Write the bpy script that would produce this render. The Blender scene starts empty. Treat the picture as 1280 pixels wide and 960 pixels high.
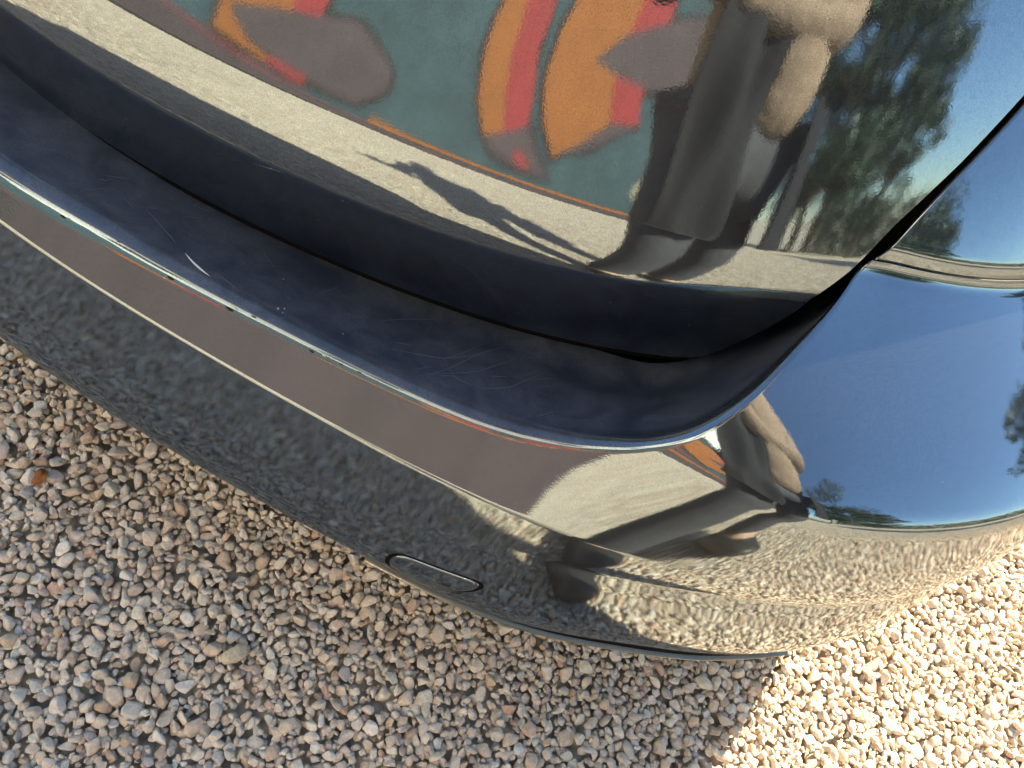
import bpy, bmesh, math, random
import numpy as np
from mathutils import Vector, Matrix

# ------------------------------------------------------------------ camera, sky, sun, exposure
sc = bpy.context.scene
CAM = np.array((0.0, 0.0, 1.15)); YAW, PITCH, ROLL, HFOV = map(math.radians, (2.5, 57.0, 32.0, 67.0))
fwd = Vector((math.sin(YAW)*math.cos(PITCH), math.cos(YAW)*math.cos(PITCH), -math.sin(PITCH)))
rt0 = Vector((math.cos(YAW), -math.sin(YAW), 0)); up0 = rt0.cross(fwd)
rt = math.cos(ROLL)*rt0 + math.sin(ROLL)*up0; up = -math.sin(ROLL)*rt0 + math.cos(ROLL)*up0
cam = bpy.data.cameras.new('camera'); camo = bpy.data.objects.new('camera', cam); sc.collection.objects.link(camo)
M = Matrix((rt, up, -fwd)).transposed().to_4x4(); M.translation = Vector(CAM)
camo.matrix_world = M
cam.sensor_fit = 'HORIZONTAL'; cam.angle = HFOV; cam.clip_start = 0.02; cam.clip_end = 400
sc.camera = camo

SUN_EL = math.radians(40); SUN_AZ = math.radians(19)      # azimuth from +Y (ahead of the car) towards +X
w = bpy.data.worlds.new('World'); sc.world = w; w.use_nodes = True
nt = w.node_tree; bg = nt.nodes['Background']
sky = nt.nodes.new('ShaderNodeTexSky'); sky.sky_type = 'NISHITA'; sky.sun_disc = False
sky.sun_elevation = SUN_EL; sky.sun_rotation = SUN_AZ; sky.air_density = 1.0; sky.dust_density = 0.2; sky.ozone_density = 8.5; sky.altitude = 0
nt.links.new(sky.outputs[0], bg.inputs[0]); bg.inputs[1].default_value = 0.078
sun = bpy.data.lights.new('sun', 'SUN'); sun.energy = 3.2; sun.angle = math.radians(0.55); sun.color = (1, .97, .92)
suno = bpy.data.objects.new('sun', sun); sc.collection.objects.link(suno)
sd = Vector((math.sin(SUN_AZ)*math.cos(SUN_EL), math.cos(SUN_AZ)*math.cos(SUN_EL), math.sin(SUN_EL)))
suno.rotation_euler = sd.to_track_quat('Z', 'Y').to_euler(); suno.location = (0, 0, 8)
sc.view_settings.view_transform = 'Standard'; sc.view_settings.look = 'None'
sc.view_settings.exposure = 2.85
sc.view_settings.use_white_balance = True; sc.view_settings.white_balance_temperature = 9800; sc.view_settings.white_balance_tint = 5
sc.view_settings.exposure += 0; sc.view_settings.gamma = 1; sc.view_settings.use_curve_mapping = False

random.seed(7); RNG = np.random.default_rng(7)

# ------------------------------------------------------------------ helpers
def link(o, parent=None):
    sc.collection.objects.link(o)
    if parent is not None: o.parent = parent
    return o
def tag(o, label=None, cat=None, group=None, kind=None):
    for k, v in (('label', label), ('category', cat), ('group', group), ('kind', kind)):
        if v: o[k] = v
    return o
def empty(name, loc, label, cat, group=None):
    o = bpy.data.objects.new(name, None); o.location = loc; o.empty_display_size = .1
    link(o); return tag(o, label, cat, group)
def mesh(name, V, F, mat, parent=None, smooth=True):
    me = bpy.data.meshes.new(name); me.from_pydata([tuple(map(float, v)) for v in V], [], [tuple(int(i) for i in f) for f in F]); me.validate()
    if smooth: me.polygons.foreach_set('use_smooth', [True]*len(me.polygons))
    if mat: me.materials.append(mat)
    o = bpy.data.objects.new(name, me); link(o)
    if parent is not None:
        o.parent = parent
        p = Vector((0, 0, 0)); q = parent
        while q is not None: p += q.location; q = q.parent
        o.location = -p
    return o
def bm_obj(name, bm, mat, parent=None, smooth=True):
    me = bpy.data.meshes.new(name); bm.to_mesh(me); bm.free()
    if smooth: me.polygons.foreach_set('use_smooth', [True]*len(me.polygons))
    if mat: me.materials.append(mat)
    o = bpy.data.objects.new(name, me); link(o)
    if parent is not None:
        o.parent = parent
        p = Vector((0, 0, 0)); q = parent
        while q is not None: p += q.location; q = q.parent
        o.location = -p
    return o
def fix_normals(o, outward_from=None):
    bm = bmesh.new(); bm.from_mesh(o.data); bmesh.ops.remove_doubles(bm, verts=bm.verts, dist=1e-5)
    bmesh.ops.dissolve_degenerate(bm, edges=bm.edges, dist=1e-5)
    bm.to_mesh(o.data); bm.free(); return o

# ------------------------------------------------------------------ materials
def newmat(name):
    m = bpy.data.materials.new(name); m.use_nodes = True; t = m.node_tree
    return m, t, t.nodes['Principled BSDF']
def N(t, typ, **kw):
    n = t.nodes.new(typ)
    for k, v in kw.items():
        if k.startswith('i_'):
            n.inputs[k[2:].replace('_', ' ')].default_value = v
        else: setattr(n, k, v)
    return n
def plain(name, col, rough=.6, metal=0, noise=0, nscale=20, bump=0, bscale=60, spec=None):
    m, t, b = newmat(name)
    b.inputs['Base Color'].default_value = (*col, 1); b.inputs['Roughness'].default_value = rough; b.inputs['Metallic'].default_value = metal
    if spec is not None: b.inputs['Specular IOR Level'].default_value = spec
    g = N(t, 'ShaderNodeNewGeometry')
    if noise:
        tx = N(t, 'ShaderNodeTexNoise'); tx.inputs['Scale'].default_value = nscale; tx.inputs['Detail'].default_value = 6
        t.links.new(g.outputs['Position'], tx.inputs['Vector'])
        mr = N(t, 'ShaderNodeMapRange'); mr.inputs[1].default_value = .3; mr.inputs[2].default_value = .7
        mr.inputs[3].default_value = 1-noise; mr.inputs[4].default_value = 1+noise
        t.links.new(tx.outputs[0], mr.inputs[0])
        mx = N(t, 'ShaderNodeVectorMath', operation='SCALE'); mx.inputs[0].default_value = col
        t.links.new(mr.outputs[0], mx.inputs['Scale']); t.links.new(mx.outputs[0], b.inputs['Base Color'])
    if bump:
        tb = N(t, 'ShaderNodeTexNoise'); tb.inputs['Scale'].default_value = bscale; tb.inputs['Detail'].default_value = 4
        t.links.new(g.outputs['Position'], tb.inputs['Vector'])
        bp = N(t, 'ShaderNodeBump'); bp.inputs['Strength'].default_value = bump; bp.inputs['Distance'].default_value = .01
        t.links.new(tb.outputs[0], bp.inputs['Height']); t.links.new(bp.outputs[0], b.inputs['Normal'])
    return m

def paint_material():
    """dark blue-grey metallic paint: flake layer under a glossy lacquer, road dust and dried water marks where the panel lies flat"""
    m, t, b = newmat('grey_blue_metallic_paint'); L = t.links
    g = N(t, 'ShaderNodeNewGeometry')
    # orange peel of the lacquer
    op = N(t, 'ShaderNodeTexNoise'); op.inputs['Scale'].default_value = 620; op.inputs['Detail'].default_value = 2
    L.new(g.outputs['Position'], op.inputs['Vector'])
    bp = N(t, 'ShaderNodeBump'); bp.inputs['Strength'].default_value = .075; bp.inputs['Distance'].default_value = .0002
    L.new(op.outputs[0], bp.inputs['Height'])
    # flakes
    fl = N(t, 'ShaderNodeTexNoise'); fl.inputs['Scale'].default_value = 1500; fl.inputs['Detail'].default_value = 1
    L.new(g.outputs['Position'], fl.inputs['Vector'])
    fr = N(t, 'ShaderNodeMapRange'); fr.inputs[1].default_value = .3; fr.inputs[2].default_value = .75; fr.inputs[3].default_value = .72; fr.inputs[4].default_value = 1.3
    L.new(fl.outputs[0], fr.inputs[0])
    sc1 = N(t, 'ShaderNodeVectorMath', operation='SCALE'); sc1.inputs[0].default_value = (.195, .250, .295)
    L.new(fr.outputs[0], sc1.inputs['Scale'])
    b.inputs['Metallic'].default_value = 1; b.inputs['Roughness'].default_value = .025
    L.new(sc1.outputs[0], b.inputs['Base Color']); L.new(bp.outputs[0], b.inputs['Normal'])
    b2 = N(t, 'ShaderNodeBsdfPrincipled'); b2.inputs['Metallic'].default_value = 1; b2.inputs['Roughness'].default_value = .5
    sc2 = N(t, 'ShaderNodeVectorMath', operation='SCALE'); sc2.inputs[0].default_value = (.12, .14, .165)
    L.new(fr.outputs[0], sc2.inputs['Scale']); L.new(sc2.outputs[0], b2.inputs['Base Color'])
    mix = N(t, 'ShaderNodeMixShader'); mix.inputs[0].default_value = .16
    L.new(b.outputs[0], mix.inputs[1]); L.new(b2.outputs[0], mix.inputs[2])
    # dust film: a dull layer, patchy, settled on the flat top of the bumper
    up_ = N(t, 'ShaderNodeAttribute'); up_.attribute_name = 'ledge'
    n1 = N(t, 'ShaderNodeTexNoise'); n1.inputs['Scale'].default_value = 26; n1.inputs['Detail'].default_value = 7; n1.inputs['Roughness'].default_value = .65; n1.inputs['Distortion'].default_value = .6
    L.new(g.outputs['Position'], n1.inputs['Vector'])
    r1 = N(t, 'ShaderNodeMapRange'); r1.inputs[1].default_value = .38; r1.inputs[2].default_value = .66; r1.inputs[3].default_value = .10; r1.inputs[4].default_value = .52
    L.new(n1.outputs[0], r1.inputs[0])
    n2 = N(t, 'ShaderNodeTexNoise'); n2.inputs['Scale'].default_value = 700; n2.inputs['Detail'].default_value = 3
    L.new(g.outputs['Position'], n2.inputs['Vector'])
    r2 = N(t, 'ShaderNodeMapRange'); r2.inputs[1].default_value = .35; r2.inputs[2].default_value = .7; r2.inputs[3].default_value = .45; r2.inputs[4].default_value = 1.2
    L.new(n2.outputs[0], r2.inputs[0])
    m1 = N(t, 'ShaderNodeMath', operation='MULTIPLY'); L.new(r1.outputs[0], m1.inputs[0]); L.new(r2.outputs[0], m1.inputs[1])
    m2 = N(t, 'ShaderNodeMath', operation='MULTIPLY'); L.new(m1.outputs[0], m2.inputs[0]); L.new(up_.outputs['Fac'], m2.inputs[1])
    # lacquer worn dull by luggage on the flat top
    wear = N(t, 'ShaderNodeBsdfPrincipled'); wear.inputs['Base Color'].default_value = (.018, .026, .048, 1); wear.inputs['Roughness'].default_value = .5; wear.inputs['Specular IOR Level'].default_value = .3
    wf = N(t, 'ShaderNodeMath', operation='MULTIPLY'); wf.inputs[1].default_value = .92
    L.new(up_.outputs['Fac'], wf.inputs[0]); mixw = N(t, 'ShaderNodeMixShader'); L.new(wf.outputs[0], mixw.inputs[0]); L.new(mix.outputs[0], mixw.inputs[1]); L.new(wear.outputs[0], mixw.inputs[2]); mix = mixw
    # a few specks of dust everywhere
    vo = N(t, 'ShaderNodeTexVoronoi'); vo.inputs['Scale'].default_value = 55; L.new(g.outputs['Position'], vo.inputs['Vector'])
    vs = N(t, 'ShaderNodeMapRange'); vs.inputs[1].default_value = .022; vs.inputs[2].default_value = .045; vs.inputs[3].default_value = .8; vs.inputs[4].default_value = 0
    L.new(vo.outputs['Distance'], vs.inputs[0])
    vc = N(t, 'ShaderNodeSeparateXYZ'); L.new(vo.outputs['Color'], vc.inputs[0])
    vk = N(t, 'ShaderNodeMath', operation='GREATER_THAN'); vk.inputs[1].default_value = .74; L.new(vc.outputs[0], vk.inputs[0])
    v2 = N(t, 'ShaderNodeMath', operation='MULTIPLY'); L.new(vs.outputs[0], v2.inputs[0]); L.new(vk.outputs[0], v2.inputs[1])
    ad = N(t, 'ShaderNodeMath', operation='MAXIMUM'); L.new(m2.outputs[0], ad.inputs[0]); L.new(v2.outputs[0], ad.inputs[1])
    dust = N(t, 'ShaderNodeBsdfDiffuse'); dust.inputs[0].default_value = (.13, .148, .185, 1)
    mx2 = N(t, 'ShaderNodeMixShader'); L.new(ad.outputs[0], mx2.inputs[0]); L.new(mix.outputs[0], mx2.inputs[1]); L.new(dust.outputs[0], mx2.inputs[2])
    L.new(mx2.outputs[0], t.nodes['Material Output'].inputs[0])
    return m
PAINT = paint_material()
BLACK = plain('black_plastic', (.010, .010, .011), .6, bump=.3, bscale=900, spec=.2)
SEAL_GAP = plain('black_seal_and_gap', (.004, .004, .0045), .8, spec=.04)
CHIP = plain('grey_primer', (.30, .30, .28), .7, noise=.3, nscale=900)
CHIPD = plain('bare_dark_chip', (.012, .012, .013), .7, spec=.1)
SCRATCH = plain('scratch_white', (.55, .56, .57), .5)
RUBBER = plain('tyre_rubber', (.02, .02, .02), .8)
ALLOY = plain('alloy', (.5, .5, .5), .3, metal=1)
GLASSD = plain('tinted_glass', (.01, .012, .013), .04)
RED = plain('red_lens', (.25, .01, .01), .1)

# ------------------------------------------------------------------ car body surfaces
class Plan:
    """outline of the body seen from above: tangent angle integrated along the arc"""
    def __init__(s, x0, y0, cr, sa, sb, tm, L=5.2, n=2601):
        S = np.linspace(0, L, n); f = lambda u: u*u*u*(u*(6*u-15)+10)
        u = np.clip((S-sa)/(sb-sa), 0, 1); u0 = np.clip((0-sa)/(sb-sa), 0, 1)
        th = np.minimum(cr*S+tm*(f(u)-f(u0)), math.radians(88.5)); d = S[1]-S[0]
        k = np.ones(61)/61; th = np.convolve(np.concatenate([-th[30:0:-1], th, np.full(30, th[-1])]), k, 'valid')
        m = (th[1:]+th[:-1])/2
        s.S, s.T, s.x0, s.y0 = S, th, x0, y0
        s.X = np.concatenate([[0], np.cumsum(np.cos(m)*d)]); s.Y = np.concatenate([[0], np.cumsum(np.sin(m)*d)])
    def at(s, q):
        q = np.asarray(q, float); a = np.abs(q); g = np.where(q < 0, -1., 1.)
        return s.x0+g*np.interp(a, s.S, s.X), s.y0+np.interp(a, s.S, s.Y), g*np.interp(a, s.S, s.T)
def profile(nodes, ref, lo, hi, sm, n=4001):
    """cross-section from the lean of the panel (degrees from upright) against height"""
    z = np.linspace(lo, hi, n); nd = np.array(nodes, float); e = np.interp(z, nd[:, 0], nd[:, 1])
    e = np.convolve(np.pad(e, sm//2, mode='edge'), np.ones(sm)/sm, 'valid')[:n]
    t = np.tan(np.radians(np.clip(e, -80, 80))); o = -np.concatenate([[0], np.cumsum((t[1:]+t[:-1])/2*(z[1]-z[0]))])
    return z, o-np.interp(ref, z, o)
def curve(xs, ys, sig, lo=-2, hi=2, n=4001):
    g = np.linspace(lo, hi, n); y = np.interp(g, xs, ys); k = np.arange(-300, 301)*(g[1]-g[0]); w_ = np.exp(-.5*(k/sig)**2); w_ /= w_.sum()
    y = np.convolve(np.pad(y, 300, mode='edge'), w_, 'valid'); return lambda q: np.interp(q, g, y)
def sstep(a, b, x):
    u = np.clip((x-a)/(b-a), 0, 1); return u*u*(3-2*u)
EL = [(.25, -75), (.285, -75), (.297, -60), (.312, -12), (.322, 3), (.34, 10.5), (.40, 13), (.4935, 13.4), (.4985, 31.5), (.53, 30), (.56, 29), (.66, 29)]
ER = [(.25, -70), (.285, -70), (.297, -45), (.315, -5), (.34, 10), (.40, 14), (.440, 12), (.447, -4), (.47, 1), (.54, 5), (.612, 11), (.640, 50), (.68, 60), (.737, 61),
      (.750, 6), (.762, 5), (.774, 30), (.85, 36), (1.05, 40)]
ET = [(-.27, -75), (-.222, -62), (-.212, -40), (-.200, -20), (-.15, -15), (-.085, -10), (-.06, -4), (-.042, 7), (-.02, 13), (-.004, 16), (.003, 21), (.10, 23), (.30, 27), (.5, 31)]
ZL, OL = profile(EL, .497, .25, 1.1, 9); ZR, OR = profile(ER, .497, .25, 1.1, 15); ZT, OT = profile(ET, 0, -.28, .5, 9)
BP = Plan(-.196, .288, .212, -.06, 1.698, 1.367)
TP = Plan(-.2995, .389, .1264, -.3626, 1.4801, 1.1503)
# opening of the tailgate: upper edge of the bumper / quarter panel against arc length
ZC_S = [-.30, -.271, -.176, -.08, .013, .106, .160, .208, .25, .294, .3387, .378, .4049, .4388, .4692, .4889, .5068, .539, .5694, .60, .66]
ZC_Z = [.535, .5365, .5430, .5465, .551, .5550, .5575, .5610, .567, .580, .604, .6415, .6708, .7059, .7285, .7465, .7948, .8355, .870, .905, 1.0]
zC0 = curve(ZC_S, ZC_Z, .011)
def zC(s):
    s = np.asarray(s, float); return np.where(s < -.42, np.maximum(zC0(-s-.26)-.006, .534), zC0(s))
def rimR(s): return np.interp(s, [-.7, -.45, -.2, 0, .25, .35, .45, .6], [.004, .006, .013, .0085, .007, .0055, .004, .004])
def stretch(s, z):
    k = 1-.22*sstep(.1, .4, sa(s)); return np.where(z < .42, .42-(.42-z)*k, z)
def sa(s): return np.where(np.asarray(s) < 0, np.maximum(-np.asarray(s, float)-.26, 0), s)
def base_off(s, z):
    ww = sstep(.235, .53, sa(s)); ze = stretch(s, z)
    return (1-ww)*np.interp(ze, ZL, OL)+ww*np.interp(ze, ZR, OR)+.017*sstep(.45, .85, sa(s))*(1-sstep(.46, .62, z))
def Pb(s, z, rim=True):
    s = np.asarray(s, float); z = np.asarray(z, float)
    x, y, t = BP.at(s); o = base_off(s, z)
    if rim:
        R = rimR(s); d = np.clip(zC(s)-z, 0, None); q = np.clip(R-d, 0, R*.985); o = o-(R-np.sqrt(R*R-q*q))
    return np.stack([x+np.sin(t)*o, y-np.cos(t)*o, z+0*x], -1)
zE0 = curve([-.25, -.083, .0155, .113, .2145, .2945, .377, .443, .516, .62], [.710, .722, .7307, .7406, .7483, .7527, .757, .761, .765, .771], .03)
def zE(s): return zE0(s)
def Pt(s, z):
    s = np.asarray(s, float); z = np.asarray(z, float)
    x, y, t = TP.at(s); o = np.interp(z-zE(s), ZT, OT)
    return np.stack([x+np.sin(t)*o, y-np.cos(t)*o, z+0*x], -1)
ZLOW = lambda s: .42-(.42-.290)/(1-.22*sstep(.1, .4, sa(s)))

def dense(*segs):
    out = []
    for a, b, d in segs: out += list(np.arange(a, b-1e-9, d))
    out.append(segs[-1][1]); return np.array(out)
def grid(name, Pf, S, Z, zlo, zhi, mat, parent):
    """panel sampled on arc length x height, trimmed below and above by two curves"""
    S = np.asarray(S); hi = zhi(S)[:, None]; ex = np.array([.0055, .0045, .0035, .0026, .0018, .0011, .0005, .0])
    Zg = np.concatenate([np.clip(Z[None, :], zlo(S)[:, None], np.maximum(hi-.0065, zlo(S)[:, None])), np.maximum(hi-ex[None, :], zlo(S)[:, None])], 1)
    Sg = np.repeat(S[:, None], Zg.shape[1], 1); P = Pf(Sg.ravel(), Zg.ravel()).reshape(len(S), Zg.shape[1], 3)
    return S, Zg, P
def grid_faces(n, m, off=0):
    i, j = np.meshgrid(np.arange(n-1), np.arange(m-1), indexing='ij'); a = (i*m+j).ravel()+off
    return np.stack([a, a+m, a+m+1, a+1], 1)

car = empty('car', (-.2, 2.2, 0), 'dark blue-grey metallic hatchback seen close at its rear bumper corner', 'car')

# --- rear bumper with its flat top ledge
sb = dense((0, .24, .012), (.24, .34, .005), (.34, .52, .0018), (.52, 1.0, .01), (1.0, 1.24, .02))
SB = np.concatenate([-dense((0, .60, .012), (.60, .86, .003), (.86, 1.24, .02))[:0:-1], sb])
ZB = np.unique(np.concatenate([np.arange(.24, .33, .003), np.arange(.33, .44, .008), np.arange(.44, .455, .0015), np.arange(.455, .49, .005), np.arange(.49, .502, .0008),
                              np.arange(.502, .53, .004), np.arange(.53, .556, .0012), np.arange(.556, .61, .003), np.arange(.61, .66, .003), np.arange(.66, .725, .006), np.arange(.725, .7531, .0012)]))
top = lambda s: np.minimum(zC(s), .7535)
S_, Zg, P = grid('b', Pb, SB, ZB, ZLOW, top, PAINT, car)
# ledge / door-opening flange: continue from the upper edge inwards
edge = P[:, -1, :]; xx, yy, tt = BP.at(SB)
inn = np.stack([-np.sin(tt), np.cos(tt), 0*tt], -1)
LZS, LZZ = [-.1, .1, .2, .34, .5], [.507, .511, .521, .532, .540]
LD = np.array([.002, .006, .012, .02, .03, .045, .06, .075, .09, .105, .12, .14])
fw = sstep(.36, .50, SB)[:, None]+sstep(.58, .66, -SB)[:, None]
SGN = np.where(SB > -.2, 1., -1.)[:, None, None]
flat = edge[:, None, :]+inn[:, None, :]*LD[None, :, None]
fd = np.maximum(LD-.004, 0)/.10; flat[:, :, 2] -= (edge[:, 2]-np.interp(SB, LZS, LZZ))[:, None]*np.where(fd < 1, fd, 1+.2*(fd-1))[None, :]
# round the corner of the opening the ledge becomes a channel that drops away behind the edge
cd = np.array([.0015, .004, .008, .014, .020, .03, .04, .05, .06, .07, .085, .11])[None, :, None]
cdir = np.stack([np.interp(np.abs(SB), [.3, .36, .46], [.05, .2, .48]), np.interp(np.abs(SB), [.3, .36, .46], [.45, .6, .78]), np.interp(np.abs(SB), [.3, .36, .46], [-.9, -.75, -.42])], -1)[:, None, :]
chan = edge[:, None, :]+cdir*np.concatenate([SGN, SGN*0+1, SGN*0+1], 2)*cd
led = flat*(1-fw[:, :, None])+chan*fw[:, :, None]
led = np.where((zC(SB) <= .7535)[:, None, None], led, chan)
full = np.concatenate([P, led], 1); n, mm = full.shape[:2]
bumper = mesh('rear_bumper', full.reshape(-1, 3), grid_faces(n, mm), PAINT, car)
la = np.zeros((n, mm), np.float32); la[:, P.shape[1]:] = np.array([.85, .95]+[1]*(mm-P.shape[1]-2))[None, :]; la[:, P.shape[1]-8:P.shape[1]] = np.array([.25, .45, .6, .7, .78, .84, .88, .9])[None, :]*np.interp(SB, [.25, .40], [1, 0])[:, None]; la[:, P.shape[1]:P.shape[1]+3] *= np.interp(SB, [.25, .40], [1, .3])[:, None]
la_ = bumper.data.attributes.new('ledge', 'FLOAT', 'POINT'); la_.data.foreach_set('value', la.ravel()); fix_normals(bumper)

# --- quarter panels above the bumper seam
for sg in (1, -1):
    sq = dense((.488, .66, .002), (.66, 1.0, .01), (1.0, 1.24, .02)) if sg > 0 else dense((.70, .86, .004), (.86, 1.24, .02))
    ZQ = np.unique(np.concatenate([np.arange(.755, .79, .0015), np.arange(.79, 1.02, .008)]))
    Sx, Zx, Pq = grid('q', Pb, sg*sq, ZQ, lambda s: 0*s+.7541, lambda s: np.clip(zC(s), .75415, 1.0), PAINT, car)
    xq, yq, tq = BP.at(sg*sq); inq = np.stack([-np.sin(tq), np.cos(tq), 0*tq], -1)
    eq = Pq[:, -1, :]
    fl = eq[:, None, :]+np.array([sg*.5, .78, -.38])[None, None, :]*np.array([.001, .004, .012, .03, .08])[None, :, None]
    low = Pq[:, 0, :][:, None, :]+inq[:, None, :]*np.array([.006, .001])[None, :, None]
    fq = np.concatenate([low, Pq, fl], 1)
    q = mesh('quarter_panel', fq.reshape(-1, 3), grid_faces(*fq.shape[:2]), PAINT, car); fix_normals(q)

# --- tailgate
TD_S = [.0, .36, .44, .470, .4850, .4925, .4960, .4985, .5010, .5050, .5193, .5339, .5589, .5768, .595, .63]
TD_Z = [-1, .5490, .5530, .5580, .5670, .580, .610, .650, .690, .7223, .7549, .798, .8470, .889, .935, 1.03]
def zD(s):
    a = np.where(s < 0, -s-.22, s); return np.maximum(zE(s)-.203, np.interp(a, TD_S, TD_Z)*(a > .29))
st = dense((0, .40, .012), (.40, .47, .004), (.47, .491, .001), (.491, .507, .0004), (.507, .63, .0018))
ST = np.concatenate([-dense((0, .60, .012), (.60, .848, .003))[:0:-1], st])
REL = np.unique(np.concatenate([np.arange(-.207, -.185, .0025), np.arange(-.185, -.08, .008), np.arange(-.08, -.05, .003), np.arange(-.05, -.02, .006), np.arange(-.02, .02, .0012), np.arange(.02, .33, .01)]))
zz = zE(ST)[:, None]+REL[None, :]
exl = np.array([0, .0004, .0010, .0018, .0028, .004, .0052]); zd_ = zD(ST)[:, None]
zz = np.concatenate([zd_+exl[None, :], np.maximum(zz, zd_+.0065)], 1); zz = np.minimum(zz, 1.03)
Pg = Pt(np.repeat(ST[:, None], zz.shape[1], 1).ravel(), zz.ravel()).reshape(len(ST), zz.shape[1], 3)
xt, yt, t_ = TP.at(ST); it = np.stack([-np.sin(t_), np.cos(t_), 0*t_], -1); e0 = Pg[:, 0, :]
# rolled hem along the lower edge, turning forward and up
hem = np.array([(.060, .03), (.03, .010), (.012, .0025), (.005, .0004), (.0015, -.0004)])
AS = np.where(ST < 0, -ST-.22, ST); cor = sstep(.475, .500, AS)
lowr = e0[:, None, :]+it[:, None, :]*hem[None, :, 0, None]
lowr[:, :, 2] += hem[None, :, 1]*(1-cor[:, None])
sidedir = np.stack([-np.cos(t_)*np.sign(ST), -np.sin(t_)*np.sign(ST), 0*t_], -1)
lowr += sidedir[:, None, :]*(hem[None, :, 1, None]*1.0)*cor[:, None, None]
fg = np.concatenate([lowr, Pg], 1)
tailgate = mesh('tailgate', fg.reshape(-1, 3), grid_faces(*fg.shape[:2]), PAINT, car); fix_normals(tailgate)

# black strip drawing in the gap's shade under the lower edge of the tailgate
kp = AS <= .485; ek = e0[kp]; ik = it[kp]
rs_ = np.stack([ek+ik*a+np.array([0, 0, b])[None] for a, b in ((.001, .0), (.0005, -.003), (.001, -.0075), (.006, -.0085), (.03, -.006), (.03, .004))], 1)
mesh('gap_shade_strip', rs_.reshape(-1, 3), grid_faces(*rs_.shape[:2]), SEAL_GAP, tailgate)

# --- dark channel and seal behind the tailgate edge
sl = ST[AS <= .62]; zs = zD(sl)
pa = Pt(sl, zs); xs_, ys_, ts_ = TP.at(sl); i2 = np.stack([-np.sin(ts_), np.cos(ts_), 0*ts_], -1)
c2 = sstep(.45, .50, np.where(sl < 0, -sl-.22, sl)); sdr = np.stack([np.cos(ts_)*np.sign(sl), np.sin(ts_)*np.sign(sl), 0*ts_], -1)
r0 = pa+i2*.045; r0[:, 2] += .03; r1 = pa+i2*.052+sdr*(.06*c2)[:, None]; r1[:, 2] -= .02*(1-c2)+.03*c2
r2 = pa+i2*.07+sdr*(.14*c2)[:, None]; r2[:, 2] -= .05
ch = np.stack([r0, r1, r2], 1)
mesh('seal', ch.reshape(-1, 3), grid_faces(*ch.shape[:2]), SEAL_GAP, car)

# --- body sides, wheels, glasshouse (all ahead of the frame)
YR, YF = 1.12, 3.66
def arch(s):
    x, y, t = BP.at(s); a = .30+0*y
    for yc in (YR, YF):
        r2_ = .36**2-(y-yc)**2; a = np.maximum(a, np.where(r2_ > 0, .31+np.sqrt(np.maximum(r2_, 0)), 0))
    return a
for sg in (1, -1):
    ss = dense((1.242, 4.4, .025),); Zs = np.concatenate([np.arange(.30, .72, .02), np.arange(.72, .775, .003), np.arange(.775, 1.001, .015)])
    S1, Z1, P1 = grid('s', Pb, sg*ss, Zs, arch, lambda s: 0*s+1.0, PAINT, car)
    mesh('body_side', P1.reshape(-1, 3), grid_faces(*P1.shape[:2]), PAINT, car)
sideX = float(Pb(2.2, 1.0)[0]+.196); XC = -.196
def loft(name, secs, mat, parent):
    V = []; F = []; m_ = len(secs[0])
    for s_ in secs: V += s_
    n_ = len(secs)
    for i in range(n_-1):
        for j in range(m_-1): F.append((i*m_+j, i*m_+j+1, (i+1)*m_+j+1, (i+1)*m_+j))
    return mesh(name, V, F, mat, parent)
def sect(y, z, hw, crown=.03, bow=.0, n=13):
    return [(XC+hw*u, y+bow*u*u, z-crown*u*u) for u in np.linspace(-1, 1, n)]
tg = [tuple(v) for v in Pt(np.linspace(-.82, .61, 13), np.full(13, 1.028))]
rearw = loft('rear_window', [tg, sect(.98, 1.25, .57, .03, .12), sect(1.12, 1.42, .53, .03, .10)], GLASSD, car)
loft('roof', [sect(1.12, 1.421, .53, .03, .10), sect(1.3, 1.46, .54, .04, .05), sect(1.9, 1.49, .56, .04), sect(2.5, 1.46, .55, .04, -.05), sect(2.75, 1.41, .54, .04, -.1)], PAINT, car)
loft('windscreen', [sect(2.75, 1.409, .54, .04, -.1), sect(3.4, 1.02, .66, .03, -.2)], GLASSD, car)
loft('bonnet', [sect(3.4, 1.015, sideX*.98, .03, -.12), sect(4.0, .93, sideX*.97, .05, -.1), sect(4.42, .78, sideX*.9, .05, -.2)], PAINT, car)
loft('front_bumper', [sect(4.42, .779, sideX*.95, .05, -.2), sect(4.50, .55, sideX*1.04, .0, -.22), sect(4.46, .30, sideX*1.0, .0, -.22)], PAINT, car)
for sg in (1, -1):
    lo_ = [(XC+sg*sideX, y, 1.0) for y in (.95, 1.4, 2.0, 2.6, 3.4)]; hi_ = [(XC+sg*.55, y, z) for y, z in ((1.2, 1.40), (1.4, 1.43), (1.9, 1.45), (2.45, 1.42), (2.7, 1.37))]
    loft('side_window', [lo_, hi_], GLASSD, car)
    # rear pillar with upright lamp
    a = [tuple(Pb(sg*(.66 if sg > 0 else .84), 1.0)), tuple(Pb(sg*(.72 if sg > 0 else .9), 1.0)), tuple(Pb(sg*1.0, 1.0)), (XC+sg*sideX, .95, 1.0)]
    b_ = [(XC+sg*.53, 1.2, 1.385), (XC+sg*.535, 1.2, 1.386), (XC+sg*.54, 1.21, 1.39), (XC+sg*.55, 1.215, 1.40)]
    loft('rear_pillar', [a, b_], PAINT, car)
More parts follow.
